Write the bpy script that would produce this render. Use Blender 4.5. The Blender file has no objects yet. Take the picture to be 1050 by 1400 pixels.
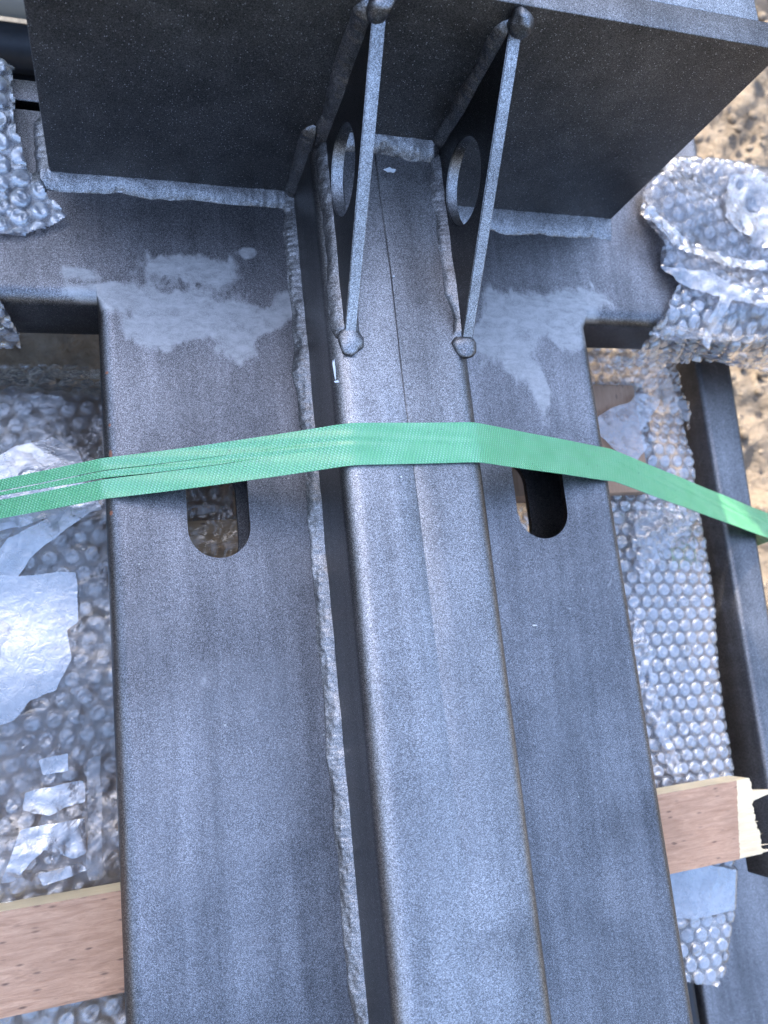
import bpy, bmesh, math, random
import numpy as np
from mathutils import Vector, Matrix
rng = np.random.default_rng(7); random.seed(7)
S = bpy.context.scene
COL = S.collection

# ------------------------------------------------------------------ camera
FPX = 1097.5
AX = ((0.94931831, -0.04045967, 0.3117014), (-0.10205294, -0.97763029, 0.18391358), (0.29728765, -0.20640257, -0.93221137))
HC = 0.42                       # camera height above the top face of the wide column
cam_d = bpy.data.cameras.new("camera"); cam = bpy.data.objects.new("camera", cam_d); COL.objects.link(cam)
right = Vector([AX[i][0] for i in range(3)]); down = Vector([AX[i][1] for i in range(3)]); fwd = Vector([AX[i][2] for i in range(3)])
M = Matrix.Identity(4)
for i in range(3):
    M[i][0] = right[i]; M[i][1] = -down[i]; M[i][2] = -fwd[i]
M[2][3] = HC
cam.matrix_world = M
cam_d.sensor_fit = 'HORIZONTAL'; cam_d.sensor_width = 36; cam_d.lens = FPX / 1050 * 36
cam_d.clip_start = 0.01; cam_d.clip_end = 100
cam_d.dof.use_dof = True; cam_d.dof.focus_distance = 0.415; cam_d.dof.aperture_fstop = 13
S.camera = cam

# ------------------------------------------------------------------ world, sun, exposure
SUN_EL, SUN_AZ = math.radians(32), math.radians(-20)      # azimuth from +Y towards +X
W = bpy.data.worlds.new("World"); S.world = W; W.use_nodes = True
nt = W.node_tree; nt.nodes.clear()
sky = nt.nodes.new('ShaderNodeTexSky'); sky.sky_type = 'NISHITA'; sky.sun_disc = False
sky.sun_elevation = SUN_EL; sky.sun_rotation = SUN_AZ; sky.air_density = .9; sky.dust_density = 2.2; sky.ozone_density = .9
bg = nt.nodes.new('ShaderNodeBackground'); bg.inputs[1].default_value = 0.15
wo = nt.nodes.new('ShaderNodeOutputWorld')
nt.links.new(sky.outputs[0], bg.inputs[0]); nt.links.new(bg.outputs[0], wo.inputs[0])
sd = bpy.data.lights.new("sun", 'SUN'); sd.energy = 2.0; sd.angle = math.radians(0.5); sd.color = (1.0, 0.9, 0.76)
so = bpy.data.objects.new("sun", sd); COL.objects.link(so)
sdir = Vector((math.cos(SUN_EL) * math.sin(SUN_AZ), math.cos(SUN_EL) * math.cos(SUN_AZ), math.sin(SUN_EL)))
so.rotation_euler = sdir.to_track_quat('Z', 'Y').to_euler()
S.view_settings.view_transform = 'Standard'; S.view_settings.look = 'None'; S.view_settings.gamma = 1
S.view_settings.exposure = 2.52

# ------------------------------------------------------------------ helpers
def at(px, py, z):
    """photo pixel -> world point on the plane at height z"""
    c = (px - 525, py - 700, FPX)
    d = [sum(AX[i][k] * c[k] for k in range(3)) for i in range(3)]
    t = (z - HC) / d[2]
    return (d[0] * t, d[1] * t, z)

def tagit(o, label=None, cat=None, group=None, kind=None):
    if label: o['label'] = label
    if cat: o['category'] = cat
    if group: o['group'] = group
    if kind: o['kind'] = kind
    return o

def root(name, loc, label, cat, group=None):
    o = bpy.data.objects.new(name, None); COL.objects.link(o); o.location = loc; o.empty_display_size = .02
    return tagit(o, label, cat, group)

def link(name, me, mat, parent=None, smooth=None):
    o = bpy.data.objects.new(name, me); COL.objects.link(o)
    if mat: me.materials.append(mat)
    if parent:
        o.parent = parent
        off = Vector(parent.location); pp = parent.parent
        while pp: off += Vector(pp.location); pp = pp.parent
        me.transform(Matrix.Translation(-off))
    if smooth is not None:
        me.shade_smooth(); me.set_sharp_from_angle(angle=math.radians(smooth))
    return o

def pyd(name, V, F, mat, parent=None, smooth=None):
    me = bpy.data.meshes.new(name)
    V = np.asarray(V, dtype=np.float64)
    me.from_pydata([tuple(v) for v in V], [], [tuple(int(i) for i in f) for f in F]); me.update()
    return link(name, me, mat, parent, smooth)

def recalc(o):
    bm = bmesh.new(); bm.from_mesh(o.data); bmesh.ops.recalc_face_normals(bm, faces=bm.faces); bm.to_mesh(o.data); bm.free()

def grid_mesh(name, P, mat, parent=None, mask=None, smooth=180):
    """P (n,m,3) array -> grid mesh, fast; mask (n-1,m-1) keeps faces"""
    n, m = P.shape[:2]
    idx = np.arange(n * m).reshape(n, m)
    Q = np.stack([idx[:-1, :-1], idx[1:, :-1], idx[1:, 1:], idx[:-1, 1:]], -1)
    Q = Q.reshape(-1, 4) if mask is None else Q[mask]
    used = np.unique(Q); remap = np.full(n * m, -1); remap[used] = np.arange(len(used))
    Q = remap[Q]; V = P.reshape(-1, 3)[used]
    me = bpy.data.meshes.new(name)
    me.vertices.add(len(V)); me.vertices.foreach_set('co', V.astype(np.float32).ravel())
    me.loops.add(Q.size); me.loops.foreach_set('vertex_index', Q.ravel().astype(np.int32))
    me.polygons.add(len(Q)); me.polygons.foreach_set('loop_start', np.arange(0, Q.size, 4, dtype=np.int32))
    me.polygons.foreach_set('loop_total', np.full(len(Q), 4, dtype=np.int32))
    me.update(calc_edges=True); me.validate()
    return link(name, me, mat, parent, smooth)

def noise(P, scale, seed=0, octv=3):
    """smooth pseudo noise about -1..1 for P (...,3)"""
    r = np.random.default_rng(1000 + seed); out = 0; amp = 1; tot = 0
    for o in range(octv):
        acc = 0
        for k in range(5):
            d = r.normal(size=3); d /= np.linalg.norm(d); d *= r.uniform(.7, 1.4)
            acc = acc + np.sin((P @ d) * scale * 6.283 + r.uniform(0, 6.28))
        out = out + amp * acc / 2.6; tot += amp; amp *= .5; scale *= 2.03
    return out / tot

# ---- node helpers
def newmat(name):
    m = bpy.data.materials.new(name); m.use_nodes = True; t = m.node_tree; t.nodes.clear()
    return m, t
class N:
    def __init__(s, t): s.t = t
    def n(s, typ, ins=None, **kw):
        nd = s.t.nodes.new(typ)
        for k, v in kw.items(): setattr(nd, k, v)
        for k, v in (ins or {}).items():
            if isinstance(v, bpy.types.NodeSocket): s.t.links.new(v, nd.inputs[k])
            else: nd.inputs[k].default_value = v
        return nd
    def math(s, op, a, b=None, c=None, clamp=False):
        nd = s.t.nodes.new('ShaderNodeMath'); nd.operation = op; nd.use_clamp = clamp
        for i, v in enumerate((a, b, c)):
            if v is None: continue
            if isinstance(v, bpy.types.NodeSocket): s.t.links.new(v, nd.inputs[i])
            else: nd.inputs[i].default_value = v
        return nd.outputs[0]
    def noise(s, vec, scale, detail=3, rough=.5, dist=0):
        return s.n('ShaderNodeTexNoise', {'Vector': vec, 'Scale': scale, 'Detail': detail, 'Roughness': rough, 'Distortion': dist}).outputs[0]
    def ramp(s, v, a, b, lo=0., hi=1.):
        return s.n('ShaderNodeMapRange', {0: v, 1: a, 2: b, 3: lo, 4: hi}).outputs[0]
    def mix(s, f, a, b):
        nd = s.t.nodes.new('ShaderNodeMix'); nd.data_type = 'RGBA'
        for i, v in ((0, f), (6, a), (7, b)):
            if isinstance(v, bpy.types.NodeSocket): s.t.links.new(v, nd.inputs[i])
            else: nd.inputs[i].default_value = v
        return nd.outputs[2]
    def pos(s, sc=(1, 1, 1)):
        p = s.t.nodes.new('ShaderNodeNewGeometry').outputs['Position']
        if sc == (1, 1, 1): return p
        return s.n('ShaderNodeMapping', {'Vector': p, 'Scale': sc}).outputs[0]
    def bump(s, h, dist, strength=1, nrm=None):
        i = {'Height': h, 'Distance': dist, 'Strength': strength}
        if nrm is not None: i['Normal'] = nrm
        return s.n('ShaderNodeBump', i).outputs[0]
    def out(s, sh): s.t.links.new(sh, s.n('ShaderNodeOutputMaterial').inputs[0])

def blotch(g, ells, edge=.5, namp=1.0):
    """union of world-space ellipses (x,y,rx,ry,rot) with frayed, noisy edges"""
    P = g.pos(); best = None
    for (x, y, rx, ry, a) in ells:
        m = g.n('ShaderNodeMapping', {'Vector': P, 'Location': (-x, -y, 0)}).outputs[0]
        m = g.n('ShaderNodeMapping', {'Vector': m, 'Rotation': (0, 0, -math.radians(a))}).outputs[0]
        m = g.n('ShaderNodeMapping', {'Vector': m, 'Scale': (1 / rx, 1 / ry, 0)}).outputs[0]
        l = g.n('ShaderNodeVectorMath', {0: m}, operation='LENGTH').outputs['Value']
        v = g.math('MAXIMUM', g.math('SUBTRACT', 1.35, l), 0)
        best = v if best is None else g.math('ADD', best, v)
    best = g.math('SUBTRACT', g.math('MINIMUM', best, 1.1), .35)
    n1 = g.noise(P, 45, 4, .6, .6); n2 = g.noise(g.pos((1, .4, 1)), 150, 4, .65, .6)
    v = g.math('ADD', best, g.math('MULTIPLY', g.math('SUBTRACT', n1, .5), 2.0 * namp))
    v = g.math('ADD', v, g.math('MULTIPLY', g.math('SUBTRACT', n2, .5), 1.3 * namp))
    return g.ramp(v, .12, .12 + edge)

def px_ell(px, py, rx, ry, a=0, z=0):
    """an ellipse given in photo pixels, laid on the plane z as a colour mask"""
    p = at(px, py, z)
    k = math.dist(at(px + 1, py, z), p); k2 = math.dist(at(px, py + 1, z), p)
    return (p[0], p[1], rx * k, ry * k2, a)

PATCH = [px_ell(225, 365, 55, 26), px_ell(300, 372, 55, 30), px_ell(140, 400, 62, 18), px_ell(215, 425, 80, 34), px_ell(300, 430, 75, 30),
         px_ell(225, 460, 45, 28), px_ell(318, 465, 34, 36), px_ell(350, 440, 42, 20), px_ell(340, 345, 16, 8), px_ell(110, 372, 34, 10),
         px_ell(390, 420, 22, 26),
         px_ell(690, 415, 42, 30), px_ell(675, 465, 38, 40), px_ell(745, 440, 62, 34), px_ell(800, 415, 55, 22), px_ell(790, 455, 34, 34),
         px_ell(715, 500, 26, 40), px_ell(740, 540, 14, 40)]
DARKER = [px_ell(330, 580, 90, 90), px_ell(220, 620, 60, 100), px_ell(300, 310, 120, 40), px_ell(860, 1130, 60, 60), px_ell(720, 400, 70, 30), px_ell(560, 420, 60, 120, 0, .055), px_ell(700, 1290, 60, 60, 0, .055), px_ell(430, 1000, 20, 300)]  # darker coat patches, with shade by the plate and low soft shadows painted in
RUST = [px_ell(151, 620, 3.5, 9), px_ell(150, 580, 2.5, 3), px_ell(146, 508, 3, 2.5), px_ell(152, 700, 3, 4)]
SMUDGE = [px_ell(300, 1150, 110, 260), px_ell(640, 1000, 90, 300, 0, .055), px_ell(200, 870, 50, 90), px_ell(250, 560, 70, 40), px_ell(330, 930, 80, 45), px_ell(240, 1100, 60, 120), px_ell(380, 1000, 30, 120),
          px_ell(790, 920, 20, 150, 0), px_ell(760, 1000, 30, 90), px_ell(800, 1250, 24, 110), px_ell(870, 1150, 24, 60), px_ell(600, 1150, 60, 90, 0, .055)]

def steel(name, base=(.174, .168, .173), rough=.35, grain=1.0, stain=True, metallic=.97, speck=1.0, smudge_shade=True, side=.34):
    m, t = newmat(name); g = N(t); P = g.pos()
    f = g.noise(P, 3000, 2, .6); f2 = g.noise(P, 3000, 1, .5); big = g.noise(P, 9, 4, .6, .3); streak = g.noise(g.pos((1, .07, 1)), 60, 4, .6, .2)
    vg = g.n('ShaderNodeTexVoronoi', {'Vector': P, 'Scale': 3700.}); cg = g.n('ShaderNodeSeparateColor', {0: vg.outputs['Color']})
    sp = g.math('ADD', g.math('MULTIPLY', g.math('POWER', cg.outputs[0], 2.2), .80), g.math('MULTIPLY', g.ramp(f, .35, .72, .0, 1.), .34))
    lo = tuple(c * .34 for c in base) + (1,); hi = tuple(min(1, c * 3.0) for c in base) + (1,)
    col = g.mix(sp, lo, hi)
    # slow tonal drift and drawn-out mill streaks
    dr = g.math('MULTIPLY', g.ramp(big, .3, .7, .68, 1.28), g.ramp(streak, .3, .7, .74, 1.24))
    col = g.n('ShaderNodeVectorMath', {0: col, 1: g.n('ShaderNodeCombineXYZ', {0: dr, 1: dr, 2: dr}).outputs[0]}, operation='MULTIPLY').outputs[0]
    scr = g.math('MULTIPLY', g.ramp(g.noise(g.pos((1, .045, 1)), 420, 2, .5, .15), .70, .76, 0, .35), g.ramp(g.noise(P, 22, 2), .45, .6, 0, 1))
    col = g.mix(scr, col, (.42, .43, .46, 1))
    # shade painted by facing: upright faces darkened in the colour, upward ones kept pale
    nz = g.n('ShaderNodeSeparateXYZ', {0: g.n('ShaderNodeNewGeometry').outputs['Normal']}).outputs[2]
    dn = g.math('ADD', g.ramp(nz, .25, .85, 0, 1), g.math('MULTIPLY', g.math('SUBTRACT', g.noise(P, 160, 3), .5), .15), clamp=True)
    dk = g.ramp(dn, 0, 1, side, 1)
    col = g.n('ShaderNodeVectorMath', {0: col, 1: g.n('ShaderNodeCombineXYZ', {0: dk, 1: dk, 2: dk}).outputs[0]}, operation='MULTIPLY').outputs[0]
    # bright metallic flakes
    vo = g.n('ShaderNodeTexVoronoi', {'Vector': P, 'Scale': 1100.}); vd = vo.outputs['Distance']; vc = g.n('ShaderNodeSeparateColor', {0: vo.outputs['Color']}).outputs[0]
    fl = g.math('MULTIPLY', g.ramp(vd, .22, .30, 1, 0), g.ramp(vc, .78, .96, 0, 1))
    col = g.mix(g.math('MULTIPLY', fl, .55 * speck), col, (.55, .56, .6, 1))
    vo2 = g.n('ShaderNodeTexVoronoi', {'Vector': P, 'Scale': 95.}); vc2 = g.n('ShaderNodeSeparateColor', {0: vo2.outputs['Color']}).outputs[1]
    dust = g.math('MULTIPLY', g.ramp(vo2.outputs['Distance'], .035, .06, 1, 0), g.ramp(vc2, .8, .82, 0, 1))
    met = metallic; ro = g.ramp(big, .3, .7, rough - .04, rough + .06)
    if smudge_shade:
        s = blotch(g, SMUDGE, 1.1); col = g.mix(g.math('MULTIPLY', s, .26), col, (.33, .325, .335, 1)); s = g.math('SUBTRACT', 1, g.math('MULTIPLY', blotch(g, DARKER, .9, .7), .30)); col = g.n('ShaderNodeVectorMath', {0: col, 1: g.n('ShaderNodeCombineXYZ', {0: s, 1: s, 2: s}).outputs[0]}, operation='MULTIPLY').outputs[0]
    if stain:
        s = blotch(g, PATCH, .36); s = g.math('MULTIPLY', s, dn); s2 = g.math('MULTIPLY', s, g.ramp(g.noise(g.pos((.5, 1, 1)), 260, 4, .7, .5), .3, .7, .35, .95))
        col = g.mix(s2, col, (.56, .55, .55, 1)); ro = g.math('ADD', ro, g.math('MULTIPLY', s, .12))
        met = g.math('SUBTRACT', metallic, g.math('MULTIPLY', s2, .45))
    if stain:
        ru = blotch(g, RUST, .3, .3); col = g.mix(g.math('MULTIPLY', ru, .8), col, (.45, .16, .08, 1)); met = g.math('SUBTRACT', met, g.math('MULTIPLY', ru, .6))
    col = g.mix(g.math('MULTIPLY', dust, .7), col, (.7, .68, .62, 1))
    h = g.math('ADD', g.math('MULTIPLY', f, .7), g.math('MULTIPLY', f2, .3))
    b = g.bump(h, .00013 * grain, 1)
    b = g.bump(g.noise(P, 40, 3, .5), .0006, .5, b)
    bs = g.n('ShaderNodeBsdfPrincipled', {'Base Color': col, 'Roughness': ro, 'Metallic': met, 'Normal': b})
    g.out(bs.outputs[0]); return m

def plain(name, base, rough=.6, metallic=0, var=.25, scale=60, bump=.0004, sc=(1, 1, 1)):
    m, t = newmat(name); g = N(t); P = g.pos(sc)
    n = g.noise(P, scale, 5, .6); k = g.ramp(n, .25, .75, 1 - var, 1 + var)
    col = g.n('ShaderNodeVectorMath', {0: base[:3], 1: g.n('ShaderNodeCombineXYZ', {0: k, 1: k, 2: k}).outputs[0]}, operation='MULTIPLY').outputs[0]
    bs = g.n('ShaderNodeBsdfPrincipled', {'Base Color': col, 'Roughness': rough, 'Metallic': metallic, 'Normal': g.bump(n, bump)})
    g.out(bs.outputs[0]); return m

def film(name, gloss=2.2, milk=.12, rough=.07, tint=(.97, .965, .96), crinkle=.0006, scale=220, base=.03, puff=True):
    m, t = newmat(name); g = N(t); P = g.pos()
    nrm = g.bump(g.noise(P, scale, 4, .6, 1.2), crinkle, 1)
    fr = g.n('ShaderNodeFresnel', {'IOR': 1.48, 'Normal': nrm}).outputs[0]
    pf = g.n('ShaderNodeAttribute', attribute_name='puff').outputs['Fac'] if puff else 1.0
    k = g.math('ADD', g.math('MULTIPLY', pf, 1.1), .25)
    fac = g.math('MULTIPLY', g.math('ADD', g.math('MULTIPLY', fr, gloss), base, clamp=True), g.math('MINIMUM', k, 1.0) if puff else 1.0)
    tr = g.n('ShaderNodeBsdfTransparent', {0: (*tint, 1)}).outputs[0]
    df = g.n('ShaderNodeBsdfDiffuse', {0: (.80, .83, .94, 1), 'Normal': nrm}).outputs[0]
    tl = g.n('ShaderNodeBsdfTranslucent', {0: (.80, .83, .94, 1), 'Normal': nrm}).outputs[0]
    dd = g.n('ShaderNodeMixShader', {0: .5, 1: df, 2: tl}).outputs[0]
    mk = g.math('MULTIPLY', g.ramp(g.noise(P, 70, 4, .6), .3, .7, .5, 1.5), g.math('MULTIPLY', k, milk) if puff else milk)
    a = g.n('ShaderNodeMixShader', {0: mk, 1: tr, 2: dd}).outputs[0]
    gl = g.n('ShaderNodeBsdfGlossy', {'Color': (1, 1, 1, 1), 'Roughness': rough, 'Normal': nrm}).outputs[0]
    g.out(g.n('ShaderNodeMixShader', {0: fac, 1: a, 2: gl}).outputs[0]); return m

def wood(name, c1, c2, axis='x', pores=True):
    m, t = newmat(name); g = N(t)
    sc = (.12, 1, 1) if axis == 'x' else (1, .12, 1)
    P = g.pos(sc); n = g.noise(P, 420, 6, .75, .6); big = g.noise(g.pos(), 30, 3, .5)
    col = g.mix(g.ramp(n, .3, .7), (*c1, 1), (*c2, 1))
    k = g.ramp(big, .3, .7, .88, 1.1)
    col = g.n('ShaderNodeVectorMath', {0: col, 1: g.n('ShaderNodeCombineXYZ', {0: k, 1: k, 2: k}).outputs[0]}, operation='MULTIPLY').outputs[0]
    if pores:
        sc2 = (.3, 1, 1) if axis == 'x' else (1, .3, 1)
        v = g.n('ShaderNodeTexVoronoi', {'Vector': g.pos(sc2), 'Scale': 420.}); r = g.n('ShaderNodeSeparateColor', {0: v.outputs['Color']}).outputs[0]
        p = g.math('MULTIPLY', g.ramp(v.outputs['Distance'], .10, .34, 1, 0), g.ramp(r, .62, .85, 0, 1))
        col = g.mix(g.math('MULTIPLY', p, .8), col, (.10, .06, .05, 1))
    bs = g.n('ShaderNodeBsdfPrincipled', {'Base Color': col, 'Roughness': .7, 'Normal': g.bump(n, .0004)})
    g.out(bs.outputs[0]); return m

# ------------------------------------------------------------------ materials
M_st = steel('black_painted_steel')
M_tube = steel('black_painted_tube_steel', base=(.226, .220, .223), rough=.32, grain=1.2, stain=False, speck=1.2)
M_plate = steel('black_painted_plate_steel', base=(.175, .168, .167), rough=.35, grain=1.4, metallic=.85, stain=False, smudge_shade=False, speck=1.8)
M_lug = steel('grey_lug_steel_shaded_sides', base=(.32, .315, .32), side=.13, rough=.33, grain=1.3, stain=False, smudge_shade=False)  # upright lug sides painted far darker to read as shaded
M_weld = steel('weld_steel', base=(.27, .265, .27), rough=.46, side=.34, grain=.8, stain=False, smudge_shade=False, speck=.7)
M_back = steel('background_steel', base=(.20, .193, .195), side=1.0, rough=.4, grain=.8, stain=False, smudge_shade=False, speck=.4)
M_film = film('bubble_wrap_film', gloss=4.8, milk=.15, base=.04, rough=.05, crinkle=.0008, scale=300)
M_film2 = film('bubble_wrap_milky_film', gloss=3.8, milk=.36, rough=.07, base=.09, crinkle=.0005, scale=260)
M_film3 = film('pale_bubble_wrap_film', gloss=3.4, milk=.42, rough=.09, base=.20, crinkle=.0005)
M_cover = film('thin_cover_film', gloss=1.6, milk=.035, rough=.045, base=0.0, tint=(.985, .985, .99), crinkle=.0008, scale=90, puff=False)
M_fold = film('folded_film', gloss=2.6, milk=.35, rough=.08, base=.10, puff=False)
M_clear = film('loose_clear_film', gloss=2.4, milk=.12, rough=.06, base=.06, puff=False)
M_tape = film('clear_tape_film', gloss=3.2, milk=.45, rough=.2, crinkle=.0006, scale=150, base=.20, puff=False)
M_card = plain('brown_board', (.50, .37, .25), .8, 0, .3, 50)
M_lath = wood('lath_wood', (.36, .205, .13), (.60, .385, .265), 'x')
M_edge = wood('lath_edge_wood', (.74, .60, .38), (.86, .74, .52), 'x', False)
M_block = wood('block_wood', (.42, .25, .16), (.55, .36, .25), 'y')
M_chip = plain('white_paint', (.75, .78, .82), .6, 0, .1, 400)
M_pale = plain('pale_beam_and_shade_panel', (.55, .56, .52), .7, 0, .08, 8)
M_rubber = plain('black_rubber', (.025, .028, .035), .45, 0, .3, 120)

# ------------------------------------------------------------------ ground and things behind
def soil_mat():
    m, t = newmat('dry_soil'); g = N(t); P = g.pos()
    a = g.noise(P, 14, 6, .65, .4); b = g.noise(P, 70, 5, .7, .3); c = g.noise(P, 4, 2)
    col = g.mix(g.ramp(a, .3, .7), (.16, .125, .09, 1), (.29, .235, .175, 1))
    col = g.mix(g.ramp(g.noise(P, 28, 5, .7, .5), .5, .72, 0, .35), col, (.11, .085, .062, 1)); col = g.mix(g.ramp(b, .45, .75, 0, .7), col, (.38, .33, .27, 1))
    col = g.mix(g.ramp(c, .4, .7, 0, .5), col, (.31, .25, .19, 1))
    far = g.ramp(g.n('ShaderNodeVectorMath', {0: P}, operation='LENGTH').outputs['Value'], 1.7, 2.4)
    col = g.mix(far, col, (.085, .088, .075, 1))
    g.out(g.n('ShaderNodeBsdfPrincipled', {'Base Color': col, 'Roughness': .95, 'Normal': g.bump(b, .010)}).outputs[0]); return m
M_soil = soil_mat()
xs = np.concatenate([np.linspace(-6, -.5, 40)[:-1], np.linspace(-.5, 1.4, 380), np.linspace(1.4, 6, 40)[1:]])
ys = np.concatenate([np.linspace(-6, -.7, 40)[:-1], np.linspace(-.7, 1.2, 380), np.linspace(1.2, 6, 40)[1:]])
X, Y = np.meshgrid(xs, ys, indexing='ij'); P = np.stack([X, Y, np.zeros_like(X)], -1)
n1 = noise(P, 3.5, 1, 4); n2 = noise(P, 16, 2, 3)
RR = np.hypot(X, Y); BK = np.clip((RR - 1.9) / 2.6, 0, 1); n3 = noise(P, 45, 3, 2)  # outer ground raised into an unseen bank, added to darken low reflections
P[..., 2] = -.385 + .020 * n1 + .012 * n2 + .003 * n3 + 2.3 * BK * BK * (3 - 2 * BK) + .13 * np.exp(-((X + .12) / .22) ** 2 - ((Y - .30) / .12) ** 2)
g_ = grid_mesh('ground', P, M_soil); tagit(g_, kind='structure')
# loose clods
bm = bmesh.new(); bmesh.ops.create_icosphere(bm, subdivisions=2, radius=1); me0 = bpy.data.meshes.new('tmp'); bm.to_mesh(me0); bm.free()
V0 = np.array([v.co[:] for v in me0.vertices]); F0 = np.array([p.vertices[:] for p in me0.polygons]); bpy.data.meshes.remove(me0)
VV = []; FF = []; k = 0
for i in range(3200):
    x, y = random.uniform(-.2, 1.3), random.uniform(-.8, 1.2)
    if .05 < x < .5 and y < .3: continue
    r = random.uniform(.002, .008) * (1.8 if random.random() < .12 else 1)
    v = V0 * (1 + .25 * noise(V0, .35, i % 17, 2))[:, None] * np.array([r, r * random.uniform(.7, 1.2), r * random.uniform(.5, .9)])
    a = random.uniform(0, 6.28); c, s = math.cos(a), math.sin(a)
    v = v @ np.array([[c, s, 0], [-s, c, 0], [0, 0, 1]]) + np.array([x, y, -.372 + .018 * float(noise(np.array([[x, y, 0.]]), 3.5, 1, 4)[0])])
    VV.append(v); FF.append(F0 + k); k += len(v)
tagit(pyd('soil_clods', np.concatenate(VV), np.concatenate(FF), M_soil, smooth=60), kind='stuff')

def box(bm, x0, x1, y0, y1, z0, z1, bev=0):
    vs = [bm.verts.new((x, y, z)) for x in (x0, x1) for y in (y0, y1) for z in (z0, z1)]
    fs = [(0, 1, 3, 2), (4, 6, 7, 5), (0, 4, 5, 1), (2, 3, 7, 6), (0, 2, 6, 4), (1, 5, 7, 3)]
    faces = [bm.faces.new([vs[i] for i in f]) for f in fs]
    if bev:
        es = list({e for f in faces for e in f.edges})
        bmesh.ops.bevel(bm, geom=es, offset=bev, segments=3, affect='EDGES', profile=.5)
def boxobj(name, b, mat, parent=None, bev=.002):
    bm = bmesh.new(); box(bm, *b, bev); bmesh.ops.recalc_face_normals(bm, faces=bm.faces)
    me = bpy.data.meshes.new(name); bm.to_mesh(me); bm.free()
    return link(name, me, mat, parent, 40)

# unseen panel added to throw the shade, above a pale beam at top left
hr = root('added_shade_panel', (-.6, .56, -.38), 'pale beam in the top left corner with an added unseen shade panel above it', 'shade panel')
boxobj('panel', (-1.6, .235, .565, .60, -.215, .56), M_pale, hr, .003)
boxobj('pale_beam', (-1.6, .233, .553, .5649, -.207, -.185), M_pale, hr, .002)
for x in (-1.4, -.55, .15): boxobj('post', (x, x + .06, .60, .66, -.39, .55), M_pale, hr, .003)
# black rubber roll below it
def tube_path(name, pts, r, mat, parent=None, seg=24, n=40, wob=0, seed=0, sq=(1, 1)):
    pts = np.array(pts, float); d = np.linalg.norm(np.diff(pts, axis=0), axis=1); s = np.r_[0, np.cumsum(d)]
    u = np.linspace(0, s[-1], n); C = np.stack([np.interp(u, s, pts[:, k]) for k in range(3)], -1)
    T = np.gradient(C, axis=0); T /= np.linalg.norm(T, axis=1)[:, None]
    ref = np.array([0, 0, 1.]) if abs(T[0][2]) < .9 else np.array([0, 1., 0])
    A = np.cross(T, ref); A /= np.linalg.norm(A, axis=1)[:, None]; B = np.cross(A, T)
    th = np.linspace(0, 2 * np.pi, seg + 1)
    P = C[:, None] + r * (A[:, None] * np.cos(th)[None, :, None] * sq[0] + B[:, None] * np.sin(th)[None, :, None] * sq[1])
    if wob: P = P + (P - C[:, None]) * (wob * noise(P, 30, seed, 3))[..., None]
    P[0] = C[0] + (P[0] - C[0]) * .02; P[-1] = C[-1] + (P[-1] - C[-1]) * .02
    return grid_mesh(name, P, mat, parent)
o = tube_path('rubber_roll', [(-.9, .538, -.222), (.15, .538, -.222)], .019, M_rubber, seed=3)
tagit(o, 'black rubber roll lying below the pale beam at top left', 'rubber roll')
o = boxobj('dark_void_sheet', (-.9, .2, .34, .62, -.27, -.245), M_rubber, None, .003)  # black sheet put in where there is only deep shadow
tagit(o, 'black sheet standing in for the deep shade beyond the left arm', 'mat')

# ------------------------------------------------------------------ steel frame
SF = root('welded_steelwork', (.1427, 0, -.05), 'dark painted welded steel column with cross arms, upright plate and two holed lugs', 'steel frame')
XL, XR = -.0072, .2925; YA = .2035
def arc(cx, cz, r, a0, a1, n=9):
    return [(cx + r * math.cos(math.radians(a0 + (a1 - a0) * i / n)), cz + r * math.sin(math.radians(a0 + (a1 - a0) * i / n))) for i in range(n + 1)]
def rr(x0, x1, z0, z1, rt, rb):
    p = arc(x1 - rt, z1 - rt, rt, 0, 90) + [(x1 - rt - .003, z1)] + [(x0 + rt + .003, z1)] + arc(x0 + rt, z1 - rt, rt, 90, 180)
    return p + arc(x0 + rb, z0 + rb, rb, 180, 270, 4) + arc(x1 - rb, z0 + rb, rb, 270, 360, 4)
def loft(name, profs, ys, mat, parent, axis='y', smooth=35):
    V = []; F = []; n = len(profs[0])
    for pr, y in zip(profs, ys):
        V += [(a, y, b) if axis == 'y' else (y, a, b) for a, b in pr]
    for i in range(len(ys) - 1):
        for j in range(n):
            F.append((i * n + j, i * n + (j + 1) % n, (i + 1) * n + (j + 1) % n, (i + 1) * n + j))
    F.append(tuple(range(n))); F.append(tuple((len(ys) - 1) * n + j for j in reversed(range(n))))
    o = pyd(name, V, F, mat, parent); recalc(o); o.data.shade_smooth(); o.data.set_sharp_from_angle(angle=math.radians(smooth)); return o
def slot_cutter(cx, r, y0, y1, z0=-.08, z1=.03):
    p = [(cx + r * math.cos(a), y1 - r + r * math.sin(a)) for a in np.linspace(0, math.pi, 25)] + [(cx + r * math.cos(a), y0 + r + r * math.sin(a)) for a in np.linspace(math.pi, 2 * math.pi, 25)]
    n = len(p); V = [(x, y, z0) for x, y in p] + [(x, y, z1) for x, y in p]
    F = [tuple(range(n))[::-1], tuple(range(n, 2 * n))] + [(i, (i + 1) % n, n + (i + 1) % n, n + i) for i in range(n)]
    o = pyd('cutter', V, F, None); recalc(o); return o
def boolean(o, cutters):
    for c in cutters:
        md = o.modifiers.new('b', 'BOOLEAN'); md.object = c; md.operation = 'DIFFERENCE'; md.solver = 'EXACT'
    bpy.context.view_layer.update()
    ev = o.evaluated_get(bpy.context.evaluated_depsgraph_get()); me = bpy.data.meshes.new_from_object(ev)
    o.modifiers.clear(); o.data = me
    for c in cutters: bpy.data.objects.remove(c, do_unlink=True)
    me.shade_smooth(); me.set_sharp_from_angle(angle=math.radians(32))
R1, R0 = .0085, .00004
ys = [-.75, YA - .0035, YA + .0035, .3142]
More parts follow.
